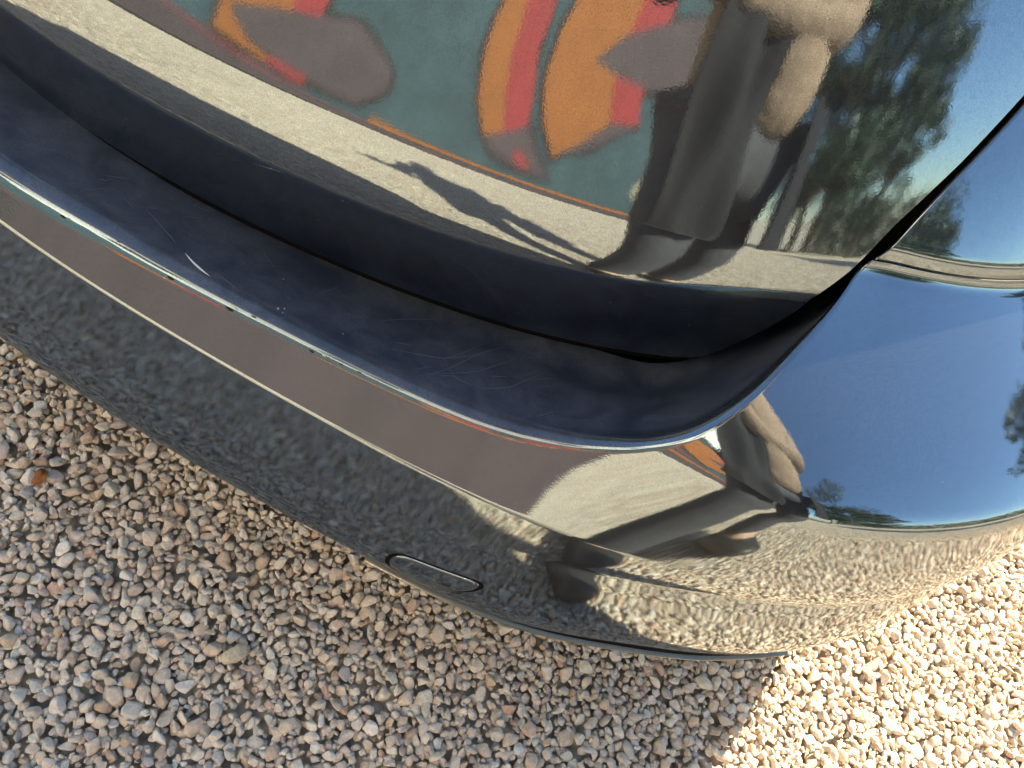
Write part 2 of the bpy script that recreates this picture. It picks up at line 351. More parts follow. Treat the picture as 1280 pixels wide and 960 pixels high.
def wheel(x, y, sg):
    tyre = None
    bm = bmesh.new(); prof = [(.20, .085), (.29, .10), (.315, .085), (.32, .05), (.32, -.05), (.315, -.085), (.29, -.10), (.20, -.085)]; n_ = 40
    vs = [[bm.verts.new((x+sg*p[1], y+p[0]*math.cos(2*math.pi*k/n_), .315+p[0]*math.sin(2*math.pi*k/n_))) for p in prof] for k in range(n_)]
    for k in range(n_):
        for j in range(len(prof)): bm.faces.new((vs[k][j], vs[k][(j+1) % len(prof)], vs[(k+1) % n_][(j+1) % len(prof)], vs[(k+1) % n_][j]))
    tyre = bm_obj('wheel', bm, RUBBER, car)
    bm = bmesh.new()
    for k in range(5):
        a0 = 2*math.pi*k/5
        pts = [(.03, -.6), (.205, -.22), (.205, .22), (.03, .6)]
        f = [bm.verts.new((x+sg*(.075 if r > .1 else .06), y+r*math.cos(a0+d), .315+r*math.sin(a0+d))) for r, d in pts]; bm.faces.new(f)
        g_ = [bm.verts.new((v.co.x-sg*.03, v.co.y, v.co.z)) for v in f]; bm.faces.new(g_[::-1])
        for i in range(4): bm.faces.new((f[i], f[(i+1) % 4], g_[(i+1) % 4], g_[i]))
    bm_obj('rim', bm, ALLOY, tyre)
for sg in (1, -1):
    for yc in (YR, YF): wheel(XC+sg*(sideX-.02), yc, sg)
# wheel-arch liners
for sg in (1, -1):
    for yc in (YR, YF):
        rows = []
        for an in np.linspace(-.25, math.pi+.45, 30):
            y_, z_ = yc+.355*math.cos(an), max(.315+.355*math.sin(an), .14)
            rows.append([(XC+sg*(sideX+.015), y_, z_), (XC+sg*(sideX-.12), y_, z_), (XC+sg*(sideX-.34), y_, z_)])
        loft('wheel_arch_liner', rows, BLACK, car)
# under tray: closes the car from below
bm = bmesh.new()
vt = [bm.verts.new(tuple(Pb(s_, float(ZLOW(s_))+.002)+np.array([0, .002, 0]))) for s_ in np.linspace(-1.24, 1.24, 81)]
vt += [bm.verts.new((XC+.86, 4.3, .32)), bm.verts.new((XC-.86, 4.3, .32))]
bm.faces.new(vt); bm_obj('underbody', bm, BLACK, car, False)

# --- lower valance under the bumper corner, with the dark slot above it
sv = np.linspace(.17, .70, 80); zl = ZLOW(sv)+.026; pb = Pb(sv, zl); xv, yv, tv = BP.at(sv)
ov = np.stack([np.sin(tv), -np.cos(tv), 0*tv], -1); tap = sstep(.28, .52, sv)*(1-sstep(.58, .69, sv))
def strip(name, sec, mat):
    vv = np.stack([pb+ov*a + np.array([0, 0, 1.])[None]*(b0+b1*tap)[:, None] for a, b0, b1 in sec], 1)
    return mesh(name, vv.reshape(-1, 3), grid_faces(*vv.shape[:2]), mat, bumper)
strip('slot', [(-.03, -.002, 0), (-.0015, -.003, -.001), (-.0015, -.004, -.021), (-.03, -.005, -.021)], SEAL_GAP)
strip('lower_valance', [(-.03, -.003, -.020), (.001, -.0032, -.020), (.0035, -.0038, -.020), (.0042, -.005, -.020), (.003, -.0068, -.020), (-.004, -.008, -.020), (-.04, -.009, -.020)],
      plain('dull_trim', (.20, .19, .15), .3, metal=.7, noise=.1))

# --- towing-eye cover let into the bumper, scratches and chips
def Pn(s, z, h):
    e = 1e-3; p = Pb(s, z); a = Pb(s+e, z)-Pb(s-e, z); b = Pb(s, z+e)-Pb(s, z-e); n_ = np.cross(a, b); n_ /= np.linalg.norm(n_)+1e-12
    if n_[1] > 0: n_ = -n_
    return p+n_*h
TOW = [(.194, .325), (.1932, .340), (.2003, .3523), (.2106, .3570), (.2455, .3600), (.2781, .3623), (.2861, .3594), (.289, .353), (.2861, .3426), (.277, .3310), (.2661, .324), (.2398, .3200), (.2134, .3175), (.2005, .3205)]
def smooth_poly(p, it=2):
    p = np.array(p, float)
    for _ in range(it):
        q = np.roll(p, -1, 0); p = np.stack([p*.75+q*.25, p*.25+q*.75], 1).reshape(-1, 2)
    return p
tp = smooth_poly(TOW); tc_ = tp.mean(0)
def ringed(name, rings, mat, parent, closed=True):
    V = []; F = []; n_ = len(tp)
    for fr, h in rings:
        for q in tp:
            s_, z_ = tc_+(q-tc_)*fr; V.append(Pn(s_, z_, h))
    for r in range(len(rings)-1):
        for i in range(n_): F.append((r*n_+i, r*n_+(i+1) % n_, (r+1)*n_+(i+1) % n_, (r+1)*n_+i))
    if closed: F.append([(len(rings)-1)*n_+i for i in range(n_)])
    return mesh(name, V, F, mat, parent)
cover = ringed('tow_eye_cover', [(1.0, -.001), (.995, .0004), (.975, .0012), (.9, .0014), (.6, .0014), (.3, .0014), (.1, .0014)], PAINT, bumper)
ringed('gap_line', [(1.10, .0002), (1.05, .0005), (1.0, .0004)], SEAL_GAP, bumper, False)
V = [Pn(*tc_+(np.array(q)-tc_)*f, .0018) for q, f in (((.276, .3275), 1.02), ((.268, .3205), 1.02), ((.268, .3205), .93), ((.276, .3275), .93))]
mesh('prise_notch', V, [(0, 1, 2, 3)], CHIPD, cover, False)
def PL(s, d):
    e = Pb(s, float(zC(s))); x, y, t = BP.at(s); p = e+np.array([-math.sin(t), math.cos(t), 0])*d; p[2] -= (e[2]-float(np.interp(s, LZS, LZZ)))*max(d-.004, 0)/.10; return p
def ribbon(name, pts, wd, mat, h=.0004):
    pts = np.array(pts, float); u = np.linspace(0, len(pts)-1, 14); q = np.stack([np.interp(u, np.arange(len(pts)), pts[:, k]) for k in (0, 1)], 1)
    # soften the corners
    q[1:-1] = (q[:-2]+2*q[1:-1]+q[2:])/4
    P_ = np.array([PL(a, b) for a, b in q]); P_[:, 2] += h; T_ = np.gradient(P_, axis=0); T_ /= np.linalg.norm(T_, axis=1)[:, None]
    S_ = np.stack([-T_[:, 1], T_[:, 0], 0*T_[:, 0]], -1); ww_ = wd*np.sin(np.linspace(.12, math.pi-.12, len(P_)))[:, None]
    V = np.concatenate([P_+S_*ww_, P_-S_*ww_]); n_ = len(P_)
    mesh(name, V, [(i, i+1, n_+i+1, n_+i) for i in range(n_-1)], mat, bumper)
FAINT = plain('faint_scratch', (.085, .095, .115), .6)
ribbon('scratch', [(-.0995, .0150), (-.0878, .0100), (-.0752, .0065), (-.066, .0050)], .0009, SCRATCH, .0006)
for p_ in ([(.1366, .0098), (.1582, .0359), (.1816, .0823), (.2068, .1100)], [(.0726, .0562), (.0987, .0850), (.1248, .1050)], [(.1474, .0222), (.1852, .0516), (.2212, .0973)],
           [(.1519, .049), (.1816, .1000)], [(.1861, .0261), (.2203, .0457), (.251, .0869)], [(-.1671, .0398), (-.1229, .0242), (-.113, .0196)], [(.10, .03), (.15, .05), (.19, .085)]):
    ribbon('scratch', p_, .00032, FAINT)
gs = np.random.default_rng(77)
for i in range(34):
    s0, d0 = gs.uniform(-.26, .26), gs.uniform(.012, .085); ln_, an_ = gs.uniform(.004, .03), gs.normal(.5, .7)
    ribbon('scratch', [(s0, d0), (s0+ln_*.5*math.cos(an_)+gs.normal(0, .0008), d0+ln_*.5*math.sin(an_)), (s0+ln_*math.cos(an_), d0+ln_*math.sin(an_))], gs.uniform(.00014, .0003), FAINT, .0005)
def chip(s, z, r, mat, seed, h=.0004):
    g_ = np.random.default_rng(seed); k = 9; an = np.linspace(0, 2*math.pi, k, endpoint=False)+g_.uniform(-.2, .2, k); rr_ = r*.5*g_.uniform(.65, 1.1, k)
    mesh('paint_chip', [Pn(s+rr_[i]*math.cos(an[i])*1.8, z+rr_[i]*math.sin(an[i])*.4, h) for i in range(k)], [tuple(range(k))], mat, bumper, False)
for i, (s, z, r, m_) in enumerate([(-.2057, .5332, .0035, CHIPD), (-.200, .5345, .002, CHIP), (-.0936, .5391, .004, CHIPD), (-.098, .537, .0016, CHIP), (-.0345, .5425, .0045, CHIPD), (-.030, .5445, .0026, CHIP),
                                    (-.012, .5462, .003, CHIPD), (.0466, .5462, .003, CHIPD), (.058, .548, .0022, CHIP), (.0927, .5498, .0026, CHIPD), (.075, .5485, .0018, CHIPD), (-.15, .540, .0018, CHIPD)]):
    chip(s, z, r, m_, i, .0006)
for i, (s, d, r) in enumerate([(.000, .010, .0022), (.004, .014, .0014), (.006, .008, .0012), (-.02, .05, .001), (.06, .02, .001)]):
    p_ = PL(s, d); g_ = np.random.default_rng(50+i); an = np.linspace(0, 6.28, 8, endpoint=False)+g_.uniform(-.25, .25, 8); rr_ = r*.7*g_.uniform(.5, 1.1, 8)
    mesh('paint_chip', [p_+np.array([rr_[k]*math.cos(an[k]), rr_[k]*math.sin(an[k]), .0006]) for k in range(8)], [tuple(range(8))], CHIP, bumper, False)

# ------------------------------------------------------------------ ground and gravel
def ground_material():
    m, t, b = newmat('gravel_bed'); L = t.links; g = N(t, 'ShaderNodeNewGeometry')
    v = N(t, 'ShaderNodeTexVoronoi'); v.inputs['Scale'].default_value = 55; L.new(g.outputs['Position'], v.inputs['Vector'])
    sx = N(t, 'ShaderNodeSeparateXYZ'); L.new(v.outputs['Color'], sx.inputs[0])
    cr = N(t, 'ShaderNodeValToRGB'); e = cr.color_ramp.elements
    e[0].position = 0; e[0].color = (.52, .42, .31, 1); e[1].position = 1; e[1].color = (.68, .59, .45, 1)
    L.new(sx.outputs[0], cr.inputs[0])
    mr = N(t, 'ShaderNodeMapRange'); mr.inputs[1].default_value = .3; mr.inputs[2].default_value = .75; mr.inputs[3].default_value = 1; mr.inputs[4].default_value = .5
    L.new(v.outputs['Distance'], mr.inputs[0])
    mx = N(t, 'ShaderNodeVectorMath', operation='SCALE'); L.new(cr.outputs[0], mx.inputs[0]); L.new(mr.outputs[0], mx.inputs['Scale'])
    L.new(mx.outputs[0], b.inputs['Base Color']); b.inputs['Roughness'].default_value = .9
    bp = N(t, 'ShaderNodeBump'); bp.invert = True; bp.inputs['Strength'].default_value = .8; bp.inputs['Distance'].default_value = .012
    L.new(v.outputs['Distance'], bp.inputs['Height']); L.new(bp.outputs[0], b.inputs['Normal'])
    return m
GB = ground_material()
gr = mesh('ground', [(-150, -150, -.020), (150, -150, -.020), (150, 150, -.020), (-150, 150, -.020)], [(0, 1, 2, 3)], GB, None, False)
tag(gr, kind='structure')

def stone_material():
    m, t, b = newmat('limestone_chippings'); L = t.links
    at = N(t, 'ShaderNodeAttribute'); at.attribute_type = 'INSTANCER'; at.attribute_name = 'tint'
    cr = N(t, 'ShaderNodeValToRGB'); cr.color_ramp.interpolation = 'LINEAR'
    cols = [(0, (.52, .38, .28)), (.12, (.66, .53, .41)), (.28, (.73, .64, .53)), (.42, (.61, .47, .37)), (.55, (.75, .66, .53)), (.68, (.56, .50, .44)), (.78, (.69, .54, .43)), (.88, (.80, .74, .65)), (.95, (.58, .38, .28)), (1, (.46, .42, .40))]
    el = cr.color_ramp.elements
    while len(el) < len(cols): el.new(.5)
    for k, (p, c) in enumerate(cols): el[k].position = p; el[k].color = (*c, 1)
    L.new(at.outputs['Fac'], cr.inputs[0])
    tc = N(t, 'ShaderNodeTexCoord'); n1 = N(t, 'ShaderNodeTexNoise'); n1.inputs['Scale'].default_value = 1.6; n1.inputs['Detail'].default_value = 8; n1.inputs['Roughness'].default_value = .65
    n1.noise_dimensions = '4D'; L.new(tc.outputs['Object'], n1.inputs['Vector'])
    w4 = N(t, 'ShaderNodeMath', operation='MULTIPLY'); w4.inputs[1].default_value = 97; L.new(at.outputs['Fac'], w4.inputs[0]); L.new(w4.outputs[0], n1.inputs['W'])
    mr = N(t, 'ShaderNodeMapRange'); mr.inputs[1].default_value = .3; mr.inputs[2].default_value = .72; mr.inputs[3].default_value = .72; mr.inputs[4].default_value = 1.18
    L.new(n1.outputs[0], mr.inputs[0])
    mx = N(t, 'ShaderNodeVectorMath', operation='SCALE'); L.new(cr.outputs[0], mx.inputs[0]); L.new(mr.outputs[0], mx.inputs['Scale'])
    L.new(mx.outputs[0], b.inputs['Base Color']); b.inputs['Roughness'].default_value = .85; b.inputs['Specular IOR Level'].default_value = .25
    bp = N(t, 'ShaderNodeBump'); bp.inputs['Strength'].default_value = .35; bp.inputs['Distance'].default_value = .15
    L.new(n1.outputs[0], bp.inputs['Height']); L.new(bp.outputs[0], b.inputs['Normal'])
    return m
STONE = stone_material()
def stone_mesh(k):
    r = np.random.default_rng(100+k); bm = bmesh.new(); bmesh.ops.create_icosphere(bm, subdivisions=3, radius=1)
    V = np.array([v.co for v in bm.verts])
    for _ in range(16):
        nrm = r.normal(size=3); nrm /= np.linalg.norm(nrm); d = r.uniform(.45, .84)
        V -= np.maximum(V@nrm-d, 0)[:, None]*nrm[None]*.97
    V /= np.abs(V).max(0)
    V *= np.array((1, r.uniform(.6, .9), r.uniform(.42, .72)))
    for v, c in zip(bm.verts, V): v.co = c
    bmesh.ops.smooth_vert(bm, verts=bm.verts, factor=.22, use_axis_x=True, use_axis_y=True, use_axis_z=True)
    me = bpy.data.meshes.new('stone'); bm.to_mesh(me); bm.free()
    me.polygons.foreach_set('use_smooth', [True]*len(me.polygons)); me.materials.append(STONE); return me
NST = 14
stone_col = bpy.data.collections.new('stone_shapes')
for k in range(NST): stone_col.objects.link(bpy.data.objects.new('stone_%02d' % k, stone_mesh(k)))

def drop_stones(T=2.0, cell=.003, n=47000):
    """drop stones one by one into a tile that wraps round, each into the lowest of a few random spots"""
    G = int(round(T/cell)); H = np.zeros((G, G), np.float32); rng = np.random.default_rng(3)
    rad = np.clip(rng.lognormal(math.log(.0080), .27, n), .0042, .016); rad[-9000:] *= .62; rad[::260] *= 1.35
    pos = np.zeros((n, 3)); offs = {}
    tries = rng.random((n, 5, 2))
    for i in range(n):
        rr = max(1, int(round(rad[i]*.62/cell)))
        if rr not in offs:
            a, b = np.mgrid[-rr:rr+1, -rr:rr+1]; kk = a*a+b*b <= rr*rr+.5
            offs[rr] = (a[kk], b[kk], np.sqrt(np.clip(1-(a[kk]**2+b[kk]**2)/(rr+.6)**2, 0, 1)))
        a, b, dome = offs[rr]; best = None
        for u, v in tries[i]:
            ci, cj = int(u*G), int(v*G); h = H[(ci+a) % G, (cj+b) % G]; hm = .45*h.mean()+.55*h.max()
            if best is None or hm < best[0]: best = (hm, ci, cj)
        hm, ci, cj = best
        zc = hm+rad[i]*.33; pos[i] = ((ci+.5)*cell, (cj+.5)*cell, zc)
        ia, ib = (ci+a) % G, (cj+b) % G
        H[ia, ib] = np.maximum(H[ia, ib], zc+rad[i]*.52*dome)
    return pos, rad, H.mean()
pos, rad, hmean = drop_stones()
n0 = len(pos); rg = np.random.default_rng(5)
pos[:, 2] -= hmean
pos[:, 2] = np.maximum(pos[:, 2], -.03)
rot = np.stack([rg.normal(0, .5, n0), rg.normal(0, .5, n0), rg.uniform(0, 6.283, n0)], 1)
tint = rg.random(n0); idx = rg.integers(0, NST, n0)
PA, RA, SA, TA, IA = [], [], [], [], []
for ix in (-2, -1, 0, 1):
    for iy in (-2, -1, 0):
        o = pos+np.array([ix*2.0+.75, iy*2.0-.3+.0, 0]); keep = (pos[:, 2] > np.quantile(pos[:, 2], 0 if (ix in (-1, 0) and iy >= -1) else .45))
        far = max(0, abs(o[:, 0].mean())-1.6)
        PA.append(o[keep]); RA.append(rot[keep]); SA.append(rad[keep]); TA.append((tint[keep]+.37*(ix+2)+.61*(iy+2)) % 1); IA.append(idx[keep])
PA = np.concatenate(PA); RA = np.concatenate(RA); SA = np.concatenate(SA); TA = np.concatenate(TA); IA = np.concatenate(IA)
me = bpy.data.meshes.new('gravel'); me.vertices.add(len(PA)); me.vertices.foreach_set('co', PA.astype(np.float32).ravel())
for nm, ty, dat in (('rot', 'FLOAT_VECTOR', RA), ('scl', 'FLOAT', SA), ('tint', 'FLOAT', TA), ('pick', 'INT', IA)):
    a = me.attributes.new(nm, ty, 'POINT'); a.data.foreach_set('vector' if ty == 'FLOAT_VECTOR' else 'value', (dat.astype(np.float32) if ty != 'INT' else dat.astype(np.int32)).ravel())
gravel = bpy.data.objects.new('gravel', me); link(gravel); me.materials.append(STONE)
tag(gravel, 'loose beige limestone gravel covering the ground round the car', 'gravel', kind='stuff')
ng = bpy.data.node_groups.new('scatter_stones', 'GeometryNodeTree')
ng.interface.new_socket('Geometry', in_out='INPUT', socket_type='NodeSocketGeometry'); ng.interface.new_socket('Geometry', in_out='OUTPUT', socket_type='NodeSocketGeometry')
gi = ng.nodes.new('NodeGroupInput'); go = ng.nodes.new('NodeGroupOutput'); ip = ng.nodes.new('GeometryNodeInstanceOnPoints'); mp = ng.nodes.new('GeometryNodeMeshToPoints')
ci = ng.nodes.new('GeometryNodeCollectionInfo'); ci.inputs['Collection'].default_value = stone_col; ci.inputs['Separate Children'].default_value = True; ci.inputs['Reset Children'].default_value = True
def natt(nm, ty):
    a = ng.nodes.new('GeometryNodeInputNamedAttribute'); a.data_type = ty; a.inputs[0].default_value = nm; return a
ar, as_, ai = natt('rot', 'FLOAT_VECTOR'), natt('scl', 'FLOAT'), natt('pick', 'INT')
e2r = ng.nodes.new('FunctionNodeEulerToRotation')
ln = ng.links.new
ln(gi.outputs[0], mp.inputs['Mesh']); ln(mp.outputs[0], ip.inputs['Points']); ln(ci.outputs[0], ip.inputs['Instance']); ip.inputs['Pick Instance'].default_value = True
ln(ai.outputs[0], ip.inputs['Instance Index']); ln(ar.outputs[0], e2r.inputs[0]); ln(e2r.outputs[0], ip.inputs['Rotation']); ln(as_.outputs[0], ip.inputs['Scale'])
ln(ip.outputs[0], go.inputs[0])
md = gravel.modifiers.new('scatter', 'NODES'); md.node_group = ng

# ------------------------------------------------------------------ painted wall behind the photographer
WY = -3.6; WX0, WX1, WH = -7.0, 3.3, 2.75
wall = empty('painted_wall', (0, WY, 0), 'teal garden wall with orange and red painted stripes and mauve base', 'wall')
TEAL = plain('teal_wall_paint', (.036, .074, .084), .8, noise=.22, nscale=4, bump=.15, bscale=40)
ORANGE = plain('orange_wall_paint', (.34, .105, .028), .8, noise=.10, nscale=5)
REDP = plain('red_wall_paint', (.34, .036, .038), .8, noise=.10, nscale=5)
MAUVE = plain('mauve_wall_paint', (.085, .058, .062), .8, noise=.15, nscale=4)
PLUM = plain('plum_plinth_paint', (.075, .052, .056), .8, noise=.15, nscale=4)
DARKL = plain('dark_outline_paint', (.03, .02, .022), .8)
def box(name, lo, hi, mat, parent):
    bm = bmesh.new(); bmesh.ops.create_cube(bm, size=1)
    for v in bm.verts: v.co = [(lo[i]+hi[i])/2+v.co[i]*(hi[i]-lo[i]) for i in range(3)]
    bmesh.ops.bevel(bm, geom=bm.edges, offset=.008, segments=2, affect='EDGES')
    return bm_obj(name, bm, mat, parent, False)
box('masonry', (WX0, WY-.24, -.02), (WX1, WY, WH), TEAL, wall)
box('coping', (WX0-.03, WY-.28, WH+.001), (WX1+.03, WY+.04, WH+.07), plain('coping', (.3, .29, .27), .9), wall)
box('plinth', (WX0, WY+.001, -.02), (WX1, WY+.03, .42), PLUM, wall)
def painted(name, pts, mat, d):
    bm = bmesh.new(); f = [bm.verts.new((x, WY+d, z)) for x, z in pts]; bm.faces.new(f)
    bmesh.ops.recalc_face_normals(bm, faces=bm.faces)
    return bm_obj(name, bm, mat, wall, False)
MURAL = [
    ('painted_stripe', 'o', [(-2.987,0.957),(-2.89,0.872),(-2.796,0.787),(-2.691,0.71),(-2.699,0.675),(-2.706,0.64),(-2.699,0.611),(-2.699,0.543),(-2.7,0.481),(-2.687,0.418),(-2.693,0.378),(-2.699,0.339),(-2.682,0.102),(-2.483,0.244),(-2.287,0.357),(-2.087,0.417),(-2.095,0.461),(-2.087,0.506),(-2.094,0.545),(-2.166,0.552),(-2.251,0.56),(-2.323,0.568),(-2.369,0.588),(-2.415,0.609),(-2.449,0.635),(-2.384,0.73),(-2.318,0.825),(-2.251,0.92),(-2.26,1.037),(-2.271,1.157),(-2.283,1.278),(-2.507,1.174),(-2.743,1.064)]),
    ('painted_stripe', 'r', [(-2.087,0.417),(-2.095,0.461),(-2.087,0.506),(-2.094,0.545),(-2.041,0.558),(-2.0,0.567),(-1.958,0.569),(-1.873,0.572),(-1.772,0.577),(-1.672,0.582),(-1.667,0.554),(-1.651,0.538),(-1.646,0.511),(-1.744,0.49),(-1.841,0.468),(-1.937,0.442),(-1.991,0.434),(-2.046,0.426)]),
    ('painted_stripe', 'o', [(-2.705,1.084),(-2.661,0.964),(-2.635,0.847),(-2.594,0.726),(-2.398,0.799),(-2.2,0.876),(-1.996,0.947),(-2.051,1.074),(-2.119,1.197),(-2.175,1.324),(-2.349,1.245),(-2.52,1.168)]),
    ('painted_stripe', 'r', [(-2.175,1.324),(-2.119,1.197),(-2.064,1.068),(-2.011,0.94),(-1.912,0.968),(-1.827,0.988),(-1.728,1.015),(-1.736,1.06),(-1.728,1.102),(-1.721,1.149),(-1.755,1.255),(-1.775,1.363),(-1.811,1.474),(-1.94,1.422),(-2.051,1.376)]),
    ('painted_leaf', 'm', [(-2.611,0.738),(-2.505,0.771),(-2.4,0.81),(-2.294,0.849),(-2.201,0.881),(-2.093,0.915),(-1.996,0.947),(-1.912,0.968),(-1.814,0.994),(-1.728,1.015),(-1.614,1.053),(-1.481,1.093),(-1.363,1.126),(-1.266,1.1),(-1.169,1.073),(-1.088,1.047),(-1.007,1.015),(-0.941,0.982),(-0.876,0.945),(-0.856,0.906),(-0.837,0.862),(-0.832,0.817),(-0.872,0.771),(-0.926,0.726),(-0.968,0.686),(-1.023,0.652),(-1.079,0.617),(-1.122,0.587),(-1.226,0.583),(-1.344,0.573),(-1.449,0.569),(-1.523,0.571),(-1.611,0.572),(-1.685,0.575),(-1.815,0.569),(-1.929,0.57),(-2.056,0.564),(-2.142,0.571),(-2.227,0.578),(-2.312,0.585),(-2.372,0.6),(-2.431,0.619),(-2.491,0.64),(-2.541,0.671),(-2.576,0.704)]),
    ('painted_stripe', 'o', [(-0.208,2.049),(-0.166,1.953),(-0.125,1.851),(-0.085,1.75),(-0.092,1.631),(-0.084,1.52),(-0.075,1.398),(-0.035,1.291),(0.004,1.185),(0.042,1.076),(0.11,1.001),(0.179,0.922),(0.246,0.843),(0.31,0.866),(0.374,0.888),(0.439,0.911),(0.402,0.997),(0.366,1.078),(0.312,1.16),(0.275,1.272),(0.236,1.379),(0.196,1.488),(0.19,1.605),(0.167,1.712),(0.144,1.825),(0.104,1.927),(0.079,2.032),(0.038,2.137),(-0.045,2.107),(-0.127,2.078)]),
    ('painted_stripe', 'r', [(0.038,2.137),(0.079,2.032),(0.104,1.927),(0.144,1.825),(0.167,1.712),(0.19,1.605),(0.196,1.488),(0.236,1.379),(0.275,1.272),(0.312,1.16),(0.366,1.078),(0.402,0.997),(0.439,0.911),(0.519,0.95),(0.601,0.991),(0.683,1.032),(0.648,1.102),(0.63,1.174),(0.609,1.245),(0.556,1.353),(0.5,1.462),(0.463,1.567),(0.458,1.688),(0.453,1.802),(0.431,1.918),(0.41,2.023),(0.388,2.13),(0.346,2.236),(0.242,2.205),(0.14,2.167)]),
    ('painted_stripe', 'm', [(0.246,0.843),(0.31,0.866),(0.374,0.888),(0.439,0.911),(0.519,0.95),(0.601,0.991),(0.683,1.032),(0.736,0.991),(0.786,0.944),(0.855,0.896),(0.941,0.832),(1.044,0.766),(1.147,0.7),(1.028,0.703),(0.908,0.706),(0.791,0.702),(0.659,0.722),(0.526,0.735),(0.38,0.752),(0.345,0.781),(0.296,0.815)]),
    ('painted_stripe', 'r', [(0.606,0.801),(0.656,0.819),(0.689,0.829),(0.721,0.846),(0.773,0.805),(0.841,0.77),(0.891,0.729),(0.841,0.73),(0.791,0.731),(0.741,0.732),(0.69,0.755),(0.657,0.779)]),
    ('painted_stripe', 'o', [(0.648,2.333),(0.651,2.215),(0.654,2.099),(0.658,1.985),(0.643,1.898),(0.628,1.82),(0.613,1.735),(0.634,1.621),(0.637,1.502),(0.657,1.385),(0.71,1.294),(0.764,1.203),(0.818,1.115),(0.903,1.042),(0.99,0.966),(1.077,0.887),(1.146,0.933),(1.217,0.986),(1.304,1.033),(1.396,1.117),(1.489,1.196),(1.584,1.284),(1.53,1.365),(1.493,1.455),(1.439,1.539),(1.422,1.636),(1.403,1.735),(1.386,1.836),(1.388,1.957),(1.39,2.081),(1.392,2.207),(1.375,2.321),(1.339,2.435),(1.319,2.545),(1.089,2.472),(0.866,2.401)]),
    ('painted_stripe', 'r', [(1.319,2.545),(1.339,2.435),(1.375,2.321),(1.392,2.207),(1.39,2.081),(1.388,1.957),(1.386,1.836),(1.403,1.735),(1.422,1.636),(1.439,1.539),(1.493,1.455),(1.53,1.365),(1.584,1.284),(1.699,1.302),(1.836,1.321),(1.956,1.34),(1.919,1.405),(1.882,1.47),(1.843,1.536),(1.846,1.624),(1.83,1.711),(1.833,1.794),(1.818,1.91),(1.822,2.022),(1.807,2.136),(1.809,2.2),(1.791,2.258),(1.794,2.324),(1.756,2.44),(1.72,2.549),(1.704,2.664),(1.56,2.623),(1.439,2.583)]),
    ('painted_stripe', 'm', [(1.077,0.887),(1.146,0.933),(1.217,0.986),(1.304,1.033),(1.396,1.117),(1.489,1.196),(1.584,1.284),(1.699,1.302),(1.836,1.321),(1.956,1.34),(1.834,1.263),(1.715,1.187),(1.599,1.114),(1.505,1.066),(1.414,1.025),(1.324,0.984),(1.252,0.956),(1.164,0.922)]),
    ('painted_leaf', 'm', [(1.091,1.663),(1.181,1.743),(1.256,1.825),(1.332,1.907),(1.465,1.98),(1.603,2.048),(1.744,2.117),(1.912,2.183),(2.062,2.242),(2.239,2.305),(2.474,2.145),(2.716,1.977),(2.964,1.792),(2.719,1.744),(2.488,1.696),(2.243,1.643),(2.092,1.634),(1.928,1.625),(1.787,1.616),(1.651,1.621),(1.515,1.625),(1.402,1.629),(1.291,1.64),(1.199,1.652)]),
    ('painted_patch', 'k', [(2.262,0.813),(2.284,0.844),(2.308,0.875),(2.351,0.898),(2.414,0.896),(2.48,0.893),(2.568,0.889),(2.63,0.834),(2.695,0.772),(2.736,0.718),(2.645,0.717),(2.558,0.722),(2.449,0.722),(2.385,0.758),(2.324,0.785)]),
]
KHAKI = plain('khaki_wall_paint', (.30, .26, .19), .8)
MM = {'o': ORANGE, 'r': REDP, 'm': MAUVE, 'k': KHAKI}
for k, (nm, mt, pts) in enumerate(MURAL):
    P2 = np.array(pts); P2[:, 1] = np.maximum(P2[:, 1], .5); cen = P2.mean(0)
    d = (P2-cen); grow = cen+d+d/np.linalg.norm(d, axis=1)[:, None].clip(1e-6)*.055
    o = painted('painted_outline' if mt != 'k' else nm, grow, DARKL if mt != 'k' else KHAKI, .0050+.0004*k)
    if mt != 'k': painted(nm, P2, MM[mt], .0130+.0007*k)
box('painted_band', (-.9, WY+.001, .421), (WX1, WY+.004, .58), ORANGE, wall)
box('painted_band', (WX0, WY+.001, .421), (-.905, WY+.004, .442), REDP, wall)
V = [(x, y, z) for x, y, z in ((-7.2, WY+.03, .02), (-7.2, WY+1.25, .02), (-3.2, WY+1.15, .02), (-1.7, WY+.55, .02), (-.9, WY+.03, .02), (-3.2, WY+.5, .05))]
foot_shade = mesh('wall_foot_shade', V, [(0, 1, 2, 5), (2, 3, 4, 5), (4, 0, 5)], plain('painted_shade', (.035, .028, .022), .95, noise=.4, nscale=60, bump=1, bscale=50), None, False); tag(foot_shade, kind='structure')  # dark sheet standing in for the shade stripe along the wall foot

# ------------------------------------------------------------------ house added behind the garden wall, unseen, to bounce light into the shade
HY = -4.3; fill_house = empty('fill_house', (-2, HY, 0), 'unseen white building added behind the painted garden wall to bounce light into the shade', 'fill_house')
WHITE = plain('fill_house_render', (.78, .75, .70), .9, noise=.05, nscale=3, bump=.2, bscale=50); FILL_TILE = plain('fill_house_tile', (.36, .13, .07), .85, noise=.2, nscale=12)
FILL_PANE = plain('fill_house_glass', (.02, .025, .03), .05)
box('wall', (-9, HY-5, -.02), (4.2, HY, 6.2), WHITE, fill_house)
rf = mesh('roof', [(-9.3, HY+.35, 6.15), (4.5, HY+.35, 6.15), (4.5, HY-2.5, 7.7), (-9.3, HY-2.5, 7.7), (4.5, HY-5.3, 6.15), (-9.3, HY-5.3, 6.15)], [(0, 1, 2, 3), (2, 4, 5, 3), (1, 4, 2), (0, 3, 5), (0, 5, 4, 1)], FILL_TILE, fill_house, False)
